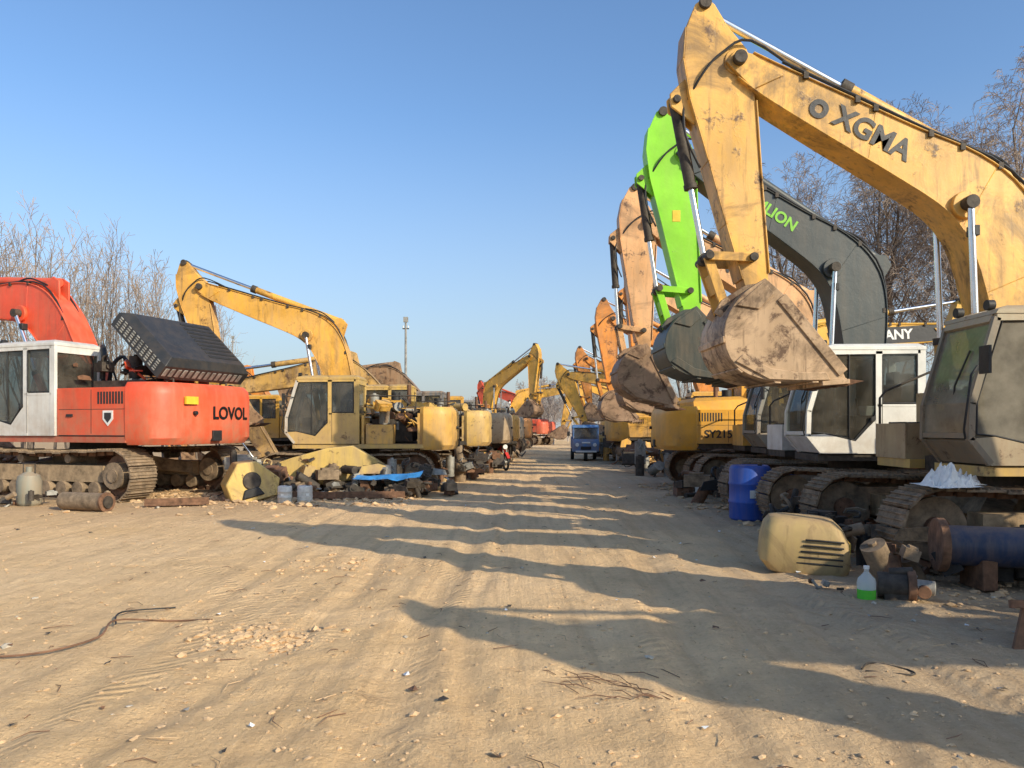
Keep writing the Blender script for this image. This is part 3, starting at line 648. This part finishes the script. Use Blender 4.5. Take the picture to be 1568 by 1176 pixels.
drum((4.35,17.6,0),.33,.15,M_can,'paint_bucket')
drum((-4.85,16.4,0),.36,.15,M_can,'paint_bucket'); drum((-4.45,16.5,0),.36,.16,M_can,'paint_bucket',40)
M_cov=paint((.50,.36,.15),.6,.2,.6,False,.4)
mb=MB(); L,Wd,Hh=.46,.3,.60
def rr(w,d,z,r=.1,n=4,ox=0):
    out=[]
    for cx,cy,a0 in ((w-r,d-r,0),(-w+r,d-r,90),(-w+r,-d+r,180),(w-r,-d+r,270)):
        for k in range(n+1):
            a=D(a0+90*k/n); out.append((cx+ox+r*math.cos(a),cy+r*math.sin(a),z))
    return out
mb.loft([rr(L-.04,Wd-.02,.0,.12,ox=.04),rr(L+.02,Wd+.02,.12,.12),rr(L,Wd,.36,.12,ox=-.01),rr(L-.05,Wd-.03,.5,.12,ox=-.03),rr(L-.12,Wd-.09,.58,.12,ox=-.05),rr(L-.2,Wd-.16,.60,.1,ox=-.07)],M_cov)
for k in range(5): mb.tube([(-.10+.02*k,-Wd-.012,.13+.065*k),(.1,-Wd-.02,.135+.065*k),(.38,-Wd-.012,.13+.065*k)],.012,M_black,6)
mb.box((.44,-.2,.14),(.468,.2,.36),paint((.7,.48,.06),.3,.1,.5,False))
o=mb.obj('engine_cover',None,.008); o.location=(3.3,8.75,.0); o.rotation_euler=(D(4),D(3),D(-14))
M_pet,ntp,bp_=newmat('clear_plastic'); bp_.inputs['Base Color'].default_value=(.8,.85,.83,1); bp_.inputs['Roughness'].default_value=.2; bp_.inputs['Alpha'].default_value=.4
M_liq,_,bl_=newmat('green_coolant'); bl_.inputs['Base Color'].default_value=(.10,.55,.05,1); bl_.inputs['Roughness'].default_value=.2
mb=MB()
mb.loft([[(r_*math.cos(a*math.pi/10),r_*math.sin(a*math.pi/10),z) for a in range(20)] for z,r_ in ((.10,.083),(.16,.085),(.2,.075),(.235,.04),(.26,.022),(.29,.022))],M_pet)
mb.loft([[(r_*math.cos(a*math.pi/10),r_*math.sin(a*math.pi/10),z) for a in range(20)] for z,r_ in ((.0,.072),(.012,.082),(.098,.083))],M_liq)
mb.cyl((0,0,.285),(0,0,.315),.026,M_white,12)
o=mb.obj('plastic_bottle'); o.location=(3.3,7.15,.0)
def part_heap(name,loc,ext,n,s,seed,mats,rz=0):
    mb=MB(); clutter(mb,(-ext[0],ext[0]),(-ext[1],ext[1]),(s*.3,ext[2]),n,random.Random(seed),mats,s)
    o=mb.obj(name,None,.004); o.location=loc; o.rotation_euler=(0,0,D(rz)); return o
mm=[M_dark,M_dark,M_rust,M_grey,M_track]; ma_=[M_dark,M_dark,M_rust,M_track,M_black]
mb=MB(); mb.cyl((-.2,0,.13),(.05,0,.13),.12,M_dark,24); mb.cyl((.05,0,.13),(.12,0,.13),.15,M_rust,24); mb.cyl((.12,0,.13),(.28,0,.12),.07,M_grey,16); mb.box((-.15,-.1,0),(.1,.1,.08),M_dark); mb.cyl((-.1,0,.25),(.1,0,.27),.04,M_dark,12); mb.cyl((.18,-.12,.1),(.18,.12,.1),.06,M_rust,14)
for k in range(6): mb.cyl((.121,.11*math.cos(k),.13+.11*math.sin(k)),(.135,.11*math.cos(k),.13+.11*math.sin(k)),.012,M_grey,6)
o=mb.obj('hydraulic_motor',None,.006); o.location=(3.62,7.15,.0); o.rotation_euler=(0,0,D(-20))
part_heap('scrap_pile',(4.7,8.0,0),(1.0,.35,.4),26,.2,51,ma_)
part_heap('scrap_pile',(4.3,9.6,0),(.6,.8,.5),30,.22,52,ma_)
part_heap('scrap_pile',(3.1,7.6,0),(.15,.1,.08),4,.05,53,mm)
part_heap('scrap_pile',(4.6,11.6,0),(.6,.5,.5),28,.22,54,ma_)
part_heap('scrap_pile',(4.6,17,0),(.7,1.2,.6),36,.25,55,ma_)
part_heap('scrap_pile',(5.2,27,0),(1.0,2.6,1.0),60,.35,56,mm+[paint(YEL)])
part_heap('scrap_pile',(5.4,38,0),(1.0,5,1.0),70,.4,57,mm+[paint(YEL)])
part_heap('scrap_pile',(-5.7,18.2,0),(.9,.6,.8),44,.25,58,mm+[paint((.6,.42,.12),.7,.3)])
part_heap('scrap_pile',(-3.4,19.2,0),(1.7,.7,.6),85,.24,59,mm+[paint((.6,.42,.12),.7,.3)])
part_heap('scrap_pile',(-1.6,23.5,0),(.8,1.2,.8),50,.28,60,mm)
part_heap('scrap_pile',(-1.3,29,0),(.7,3,.9),60,.33,61,mm+[paint(YEL),M_redp])
part_heap('scrap_pile',(-.6,40,0),(.7,6,.9),70,.4,62,mm+[paint(YEL)])
part_heap('scrap_pile',(-9.5,15.6,0),(1.5,.4,.25),16,.15,63,mm)
part_heap('scrap_pile',(-2.5,17.9,0),(1.1,.6,.35),46,.18,64,mm)
part_heap('scrap_pile',(-4.4,17.6,0),(.9,.4,.25),26,.16,65,mm)
mb=MB(); mb.cyl((4.35,7.75,.42),(6.2,7.3,.40),.2,paint((.02,.04,.10),.3,.1,.45,False),28); mb.cyl((4.28,7.77,.42),(4.36,7.75,.42),.27,M_rust,28); mb.box((4.6,7.5,0),(4.75,7.9,.3),M_rust); mb.box((5.7,7.2,0),(5.85,7.6,.25),M_rust)
mb.obj('steel_pipe',None,.01)
mb=MB(); mb.prism([(0,0),(1.2,0),(1.2,.42),(.1,.34)],-.02,.02,M_rust); mb.box((0,-.06,.3),(1.2,-.02,.36),M_rust); mb.box((.4,-.14,0),(.44,-.02,.3),M_rust)
o=mb.obj('steel_plate',None,.004); o.location=(3.58,5.5,.0); o.rotation_euler=(D(-14),0,D(-12))
mb=MB(); rn=random.Random(8); g=26
for (ox,oy,sc,ph) in ((0,0,1,0),(.30,.06,.7,3)):
    vs=[];fs=[]
    for j in range(g):
        for i in range(g):
            a=i/(g-1)-.5;b_=j/(g-1)-.5; r2=max(0,.5-math.hypot(a,b_))
            cr=float(vn(np.array(a*9+ph),np.array(b_*9),31))+.6*float(vn(np.array(a*19),np.array(b_*19+ph),37))
            vs.append((ox+(a+.10*cr)*.62*sc,oy+(b_+.08*cr)*.42*sc,(r2**.6*.2+cr*.22*min(1,r2*5))*sc+.01))
    fs=[(j*g+i,j*g+i+1,(j+1)*g+i+1,(j+1)*g+i) for j in range(g-1) for i in range(g-1)]
    mb.add(vs,fs,M_white)
o=mb.obj('plastic_bag',None,0,False,0); o.location=(4.78,8.45,.96); o.rotation_euler=(D(4),0,D(20))
mb=MB(); mg=paint((.26,.26,.21),.5,.2,.5,False)
mb.loft([[(r_*math.cos(a*math.pi/12),r_*math.sin(a*math.pi/12),z) for a in range(24)] for z,r_ in ((0,.17),(.03,.21),(.08,.23),(.5,.23),(.62,.2),(.68,.1),(.7,.06),(.8,.06))],mg)
mb.tube([(.12,0,.64),(.12,0,.86),(-.12,0,.86),(-.12,0,.64)],.015,M_dark,8)
o=mb.obj('gas_bottle'); o.location=(-9.9,15.75,0)
mb=MB(); mb.cyl((0,0,.18),(1.0,-.35,.18),.17,M_track,24); mb.cyl((1.0,-.35,.18),(1.04,-.364,.18),.19,M_rust,24); mb.cyl((1.04,-.364,.18),(1.07,-.37,.18),.12,M_dark,20)
o=mb.obj('hydraulic_cylinder_barrel'); o.location=(-8.75,15.0,0)
mb=MB(); my=paint((.66,.46,.13),.6,.35,.5,False,.5)
mb.prism([(-.5,.0),(.45,.0),(.6,.35),(.2,.85),(-.2,.9),(-.55,.5)],-.35,.35,my); mb.cyl((0,-.38,.45),(0,-.32,.45),.2,M_dark,20); mb.prism([(-.3,.1),(.2,.1),(.1,.3),(-.2,.3)],-.4,-.34,M_black)
o=mb.obj('machine_housing',None,.03); o.location=(-5.75,17.1,0); o.rotation_euler=(0,D(-14),D(30))
mb=MB(); mb.loft([[(x,-w,z0),(x,w,z0),(x,w,z1),(x,-w,z1)] for x,w,z0,z1 in ((-1.6,.2,.25,.6),(-.9,.25,.15,.85),(0,.27,.2,1.1),(.6,.27,.3,1.15),(1.2,.22,.3,.8),(1.7,.15,.25,.45))],my)
mb.cyl((-1.6,-.3,.42),(-1.6,.3,.42),.12,M_dark); mb.box((-.5,-.45,0),(-.2,.45,.18),M_rust); mb.box((.8,-.45,0),(1.0,.45,.28),M_rust)
o=mb.obj('boom_section',None,.02); o.location=(-4.6,19.3,0); o.rotation_euler=(0,0,D(8))
mb=MB(); mbl=simple('blue_sheet',(.05,.28,.64),.5,0,.5)
gx=16;gy=8;vs=[]
for j in range(gy):
    for i in range(gx):
        a=i/(gx-1);b_=j/(gy-1); vs.append((-.75+1.6*a,-.3+.65*b_,.46+.10*float(vn(np.array(a*6),np.array(b_*3),41))+.12*a*a-.1*abs(b_-.5)))
mb.add(vs,[(j*gx+i,j*gx+i+1,(j+1)*gx+i+1,(j+1)*gx+i) for j in range(gy-1) for i in range(gx-1)],mbl)
mb.prism([(-.6,0),(-.4,0),(-.4,.40),(-.6,.40)],-.2,.2,M_rust); mb.prism([(.3,0),(.5,0),(.5,.43),(.3,.39)],-.2,.2,M_dark)
o=mb.obj('blue_tarpaulin_sheet'); o.location=(-2.9,18.0,0); o.rotation_euler=(D(8),0,D(-8))
mb=MB()
for k,(x,y,a,l) in enumerate(((-3.2,17.2,5,1.6),(-4.5,17.2,-15,1.3),(-6.8,15.6,20,1.2),(-1.9,21.2,80,1.4))):
    M=Matrix.Translation((x,y,.06))@Matrix.Rotation(D(a),4,'Z'); mb.box((-l/2,-.1,-.03),(l/2,.1,.03),M_rust,M); mb.box((-l/2,-.09,.03),(l/2,-.07,.12),M_rust,M)
mb.obj('steel_beams',None,.004)

# blue three-wheeled truck, front toward camera
tr=empty('three_wheeled_truck',(3.55,37,0),-2); pb=paint((.04,.24,.60),.2,.05)
mb=MB(); W=.62
mb.loft([[(-W,-.2,.45),(W,-.2,.45),(W,.9,.45),(-W,.9,.45)],[(-W-.02,-.26,.9),(W+.02,-.26,.9),(W+.02,.9,.9),(-W-.02,.9,.9)],[(-W,-.2,1.05),(W,-.2,1.05),(W,.9,1.05),(-W,.9,1.05)]],pb)
for x in (-W,W-.06): mb.prism([(-.2,1.05),(-.12,1.05),(.0,1.62),(-.06,1.62)],x,x+.06,pb,basis((0,1,0),(1,0,0),(0,0,1),(0,0,0)))
for x in (-W,W-.05): mb.box((x,.82,1.05),(x+.05,.9,1.62),pb)
mb.loft([[(-W-.03,-.12,1.6),(W+.03,-.12,1.6),(W+.03,.95,1.6),(-W-.03,.95,1.6)],[(-W+.02,-.04,1.74),(W-.02,-.04,1.74),(W-.02,.9,1.74),(-W+.02,.9,1.74)]],pb)
mb.box((-W+.05,.84,1.0),(W-.05,.88,1.6),M_dark)
mb.add([(-W+.06,-.15,1.06),(W-.06,-.15,1.06),(W-.06,-.04,1.6),(-W+.06,-.04,1.6)],[(0,1,2,3)],M_glass)
mb.box((-.62,.98,.6),(.62,2.6,1.15),pb); mb.box((-.55,1.0,1.15),(.55,2.5,1.5),M_rust)
for x in (-.42,.42): mb.cyl((x,-.29,.78),(x,-.22,.78),.09,M_white,20)
mb.box((-.5,-.3,.42),(.5,-.22,.5),M_white); mb.box((-.2,-.275,.85),(.2,-.255,.92),M_white); mb.box((-.25,-.272,.55),(.25,-.25,.7),M_black)
mb.obj('body',tr,.02)
mb=MB()
for x,y in ((0,.1),(-.56,1.9),(.56,1.9),):
    mb.cyl((x-.08,y,.29),(x+.08,y,.29),.29,M_black,24); mb.cyl((x-.09,y,.29),(x+.09,y,.29),.15,M_grey,16)
mb.box((-.5,.2,.35),(.5,2.4,.45),M_dark); mb.tube([(-W,-.1,1.3),(-W-.2,-.2,1.35)],.012,M_black,6); mb.box((-W-.28,-.21,1.2),(-W-.15,-.19,1.42),M_black); mb.tube([(W,-.1,1.3),(W+.2,-.2,1.35)],.012,M_black,6); mb.box((W+.15,-.21,1.2),(W+.28,-.19,1.42),M_black)
mb.obj('wheels_and_mirrors',tr,.01)
mc=empty('motorcycle',(-.45,29.5,0),-70); mb=MB()
for x in (-.65,.65):
    ring=[(x+.28*math.cos(a*math.pi/12),0,.3+.28*math.sin(a*math.pi/12)) for a in range(25)]; mb.tube(ring,.045,M_black,8,False); mb.cyl((x,-.06,.3),(x,.06,.3),.06,M_grey,10)
    for a in range(6): mb.cyl((x,0,.3),(x+.26*math.cos(a),0,.3+.26*math.sin(a)),.006,M_grey,5)
for y in (-.07,.07): mb.cyl((.65,y,.3),(.42,y,.95),.025,M_grey,8)
mb.tube([(.42,-.33,1.02),(.45,-.12,.98),(.45,.12,.98),(.42,.33,1.02)],.016,M_black,8)
mb.loft([[(-.05,-.09,.68),(-.05,.09,.68),(-.05,.07,.85),(-.05,-.07,.85)],[(.2,-.14,.66),(.2,.14,.66),(.2,.1,.92),(.2,-.1,.92)],[(.4,-.07,.72),(.4,.07,.72),(.4,.05,.88),(.4,-.05,.88)]],M_redp)
mb.loft([[(-.75,-.1,.74),(-.75,.1,.74),(-.75,.1,.84),(-.75,-.1,.84)],[(-.3,-.13,.7),(-.3,.13,.7),(-.3,.12,.8),(-.3,-.12,.8)],[(-.05,-.1,.7),(-.05,.1,.7),(-.05,.08,.8),(-.05,-.08,.8)]],M_black)
mb.box((-.15,-.12,.25),(.2,.12,.6),M_grey); mb.tube([(.4,0,.85),(.1,0,.3),(-.3,0,.35),(-.65,0,.3)],.03,M_black,8); mb.cyl((-.1,-.14,.25),(-.8,-.17,.35),.04,M_grey,10); mb.cyl((.5,0,.88),(.58,0,.88),.09,M_white,14)
mb.prism([(.35,.55),(.7,.64),(.95,.45),(.97,.48),(.7,.68),(.35,.6)],-.06,.06,M_redp)
mb.obj('frame_and_wheels',mc,.004)

# ------------------------------------------------------------------ trees
M_bark=simple('bark',(.19,.15,.12),.95,0,.4,3,.6); M_twig=simple('twigs',(.26,.20,.16),.9,0,.3,.5,0); M_twig2=simple('pale_twigs',(.34,.26,.20),.9,0,.3,.5,0)
M_far=simple('hazed_distant_twigs',(.38,.33,.30),.9,0,.25,.1,0)  # far twigs lightened: distance haze is painted into their colour
def tree_mesh(name,H,seed,spread=.35,lv=(16,8,7,5),droop=0,r0=None,mt=M_twig,multi=1,upb=.35,rmin=.006):
    rn=random.Random(seed); mb=MB()
    def grow(p,d,L,r,lvl):
        n=(9,6,4,3,3)[lvl]; pts=[p.copy()]; rs=[r]; dirs=[]
        dd=d.copy()
        for i in range(n):
            dd=(dd+Vector((rn.gauss(0,.1),rn.gauss(0,.1),rn.gauss(0,.07)+(upb*.25 if lvl<3 else -droop*.35)))*(1 if lvl else .45)).normalized()
            pts.append(pts[-1]+dd*L/n); rs.append(max(rmin,r*(1-.82*(i+1)/n))); dirs.append(dd.copy())
        mb.tube(pts,rs,M_bark if lvl<2 else mt,(8,5,3,3,3)[lvl],False)
        if lvl>=len(lv): return
        k=lv[lvl]
        for j in range(k):
            t=((.22 if lvl==0 else .15)+(.78 if lvl==0 else .85)*(j+rn.random())/k)*n; i=min(int(t),n-1); f=t-i
            q=pts[i].lerp(pts[i+1],min(1,f)); base=dirs[i]
            a=rn.uniform(0,6.283); side=base.cross(Vector((math.cos(a),math.sin(a),.3))).normalized()
            ang=rn.uniform(.4,.95)*(1 if lvl else spread*2.4)
            nd=(base*math.cos(ang)+side*math.sin(ang)).normalized()
            rr_=rs[i]*rn.uniform(.4,.6)
            fall=(1-.6*t/n) if lvl==0 else (1-.35*t/n)
            grow(q,nd,L*fall*rn.uniform(.42,.62)*(1 if lvl else .95),max(rmin,rr_),lvl+1)
    for m_ in range(multi):
        a=rn.uniform(0,6.3); off=Vector((math.cos(a),math.sin(a),0))*(.0 if multi==1 else rn.uniform(.2,1.8))
        grow(off,Vector((rn.gauss(0,.08),rn.gauss(0,.08),1)).normalized(),H*rn.uniform(.8,1),r0 or H*.012,0)
    o=mb.obj(name,None,0,False,0); return o
def inst(name,src,loc,rz,s):
    o=bpy.data.objects.new(name,src.data); coll.objects.link(o); o.location=loc; o.rotation_euler=(0,0,rz); o.scale=(s,s,s); return o
T1=tree_mesh('bare_tree',13.5,101,.40,(18,8,7,5),.5,None,M_twig,1,.35,.007); T1.location=(18,30,0)
T2=tree_mesh('bare_tree',12.5,102,.42,(18,8,7,5),.8,None,M_twig2,1,.35,.007); T2.location=(22.5,33,0)
for a_ in (('T1',(12.6,31,0),2.1,.86),('T2',(15.0,32,0),1.1,1.0),('T1',(27,38,0),4,1.1),('T2',(20,28,0),5,1.12),('T1',(16.2,35,0),3.3,1.0),('T2',(13.6,42,0),2.6,.95),('T2',(19,38,0),.6,1.1),('T1',(11.5,50,0),.6,.7),('T2',(17.3,28,0),3.9,.85)):
    inst('bare_tree',T1 if a_[0]=='T1' else T2,*a_[1:])
B1=tree_mesh('bare_sapling',8.5,103,.20,(9,5,3),0,.06,M_twig2,4,.5,.007); B1.location=(-17.5,28,0)
B2=tree_mesh('bare_sapling',7.5,104,.22,(9,5,3),0,.06,M_twig2,4,.5,.007); B2.location=(-13.9,29,0)
inst('bare_sapling',B1,(-15.6,31,0),1.5,1.0); inst('bare_sapling',B2,(-19.8,30,0),3,1.15); inst('bare_sapling',B1,(-13.4,34,0),4.5,.8); inst('bare_sapling',B2,(-17.2,32,0),2,1.1); inst('bare_sapling',B1,(-18.6,27.5,0),.7,1.15); inst('bare_sapling',B2,(-15.6,28,0),5.2,.95)
F1=tree_mesh('distant_trees',8,105,.3,(12,6,5),0,None,M_far,2,.4,.016)
rn=random.Random(77); src=F1.data; F1.location=(5.4,75,0)
vs=np.empty(len(src.vertices)*3,np.float32); src.vertices.foreach_get('co',vs); vs=vs.reshape(-1,3)
li=np.empty(len(src.loops),np.int32); src.loops.foreach_get('vertex_index',li)
V=[];Lp=[]
for i in range(130):
    if i<12: x,y,s=rn.uniform(3,11),rn.uniform(72,95),rn.uniform(.7,1.05)
    else:
        a=rn.uniform(-.85,.85); y=rn.uniform(110,190); x=a*y; s=rn.uniform(.5,1.1)
    an=rn.uniform(0,6.3); c_,s_=math.cos(an),math.sin(an)
    w=vs*s; w=np.stack([w[:,0]*c_-w[:,1]*s_+x,w[:,0]*s_+w[:,1]*c_+y,w[:,2]],-1); V.append(w); Lp.append(li+len(vs)*i)
V=np.concatenate(V)-np.array([5.4,75,0]); Lp=np.concatenate(Lp)
me=bpy.data.meshes.new('distant_trees'); me.vertices.add(len(V)); me.vertices.foreach_set('co',V.astype(np.float32).ravel()); me.loops.add(len(Lp)); me.loops.foreach_set('vertex_index',Lp)
np_=len(Lp)//4; me.polygons.add(np_); me.polygons.foreach_set('loop_start',np.arange(0,np_*4,4,dtype=np.int32)); me.polygons.foreach_set('loop_total',np.full(np_,4,dtype=np.int32)); me.update(calc_edges=True)
me.materials.append(M_far); F1.data=me
def pole(x,y,h,name='utility_pole'):
    mb=MB(); mc_=simple('concrete_pole',(.3,.29,.27),.9); mb.cyl((0,0,0),(0,0,h),.13,mc_,12,.08); mb.box((-.25,-.05,h-.7),(.25,.05,h-.62),M_dark); mb.box((-.18,-.1,h-.15),(.18,.1,h+.25),M_grey)
    for k in (-.2,.2): mb.cyl((k,0,h-.6),(k,0,h-.42),.04,M_white,8)
    o=mb.obj(name); o.location=(x,y,0)
pole(-8.3,60,10); pole(-40,110,14.5); pole(13,95,9)

# ------------------------------------------------------------------ light, sky, camera
az=Vector((.74,-.67,0)).normalized(); el=D(27)
dirv=-(az*math.cos(el)+Vector((0,0,math.sin(el))))
L=bpy.data.lights.new('sun','SUN'); L.energy=5.0; L.angle=D(.5); L.color=(1,.87,.64)
lo=bpy.data.objects.new('sun',L); coll.objects.link(lo); lo.rotation_euler=dirv.to_track_quat('-Z','Y').to_euler(); lo.location=(20,-20,20)
w=bpy.data.worlds.new('World'); scene.world=w; w.use_nodes=True; nt=w.node_tree
sk=nt.nodes.new('ShaderNodeTexSky'); sk.sky_type='NISHITA'; sk.sun_disc=False; sk.sun_elevation=el; sk.sun_rotation=math.atan2(az.x,az.y)
sk.air_density=1.0; sk.dust_density=1.6; sk.ozone_density=2.0
g1=mixc(nt,1.0,sk.outputs[0],(1.05,1.26,1.44),'MULTIPLY')
tcw=nt.nodes.new('ShaderNodeTexCoord'); sxw=nt.nodes.new('ShaderNodeSeparateXYZ'); nt.links.new(tcw.outputs['Generated'],sxw.inputs[0])
hz=mathn(nt,'POWER',mrange(nt,sxw.outputs[2],.38,0,0,1),1.4)
g2=mixc(nt,mathn(nt,'MULTIPLY',hz,.88),g1,(3.6,3.85,3.95))
nt.links.new(g2,nt.nodes['Background'].inputs[0]); nt.nodes['Background'].inputs[1].default_value=.148
cam=bpy.data.cameras.new('camera'); cam.lens=27; cam.sensor_width=36; cam.shift_y=.0427; cam.clip_end=5000
co_=bpy.data.objects.new('camera',cam); coll.objects.link(co_); co_.location=(0,0,1.6); co_.rotation_euler=(D(90),0,0); scene.camera=co_
scene.view_settings.view_transform='Standard'; scene.view_settings.look='None'; scene.view_settings.exposure=0
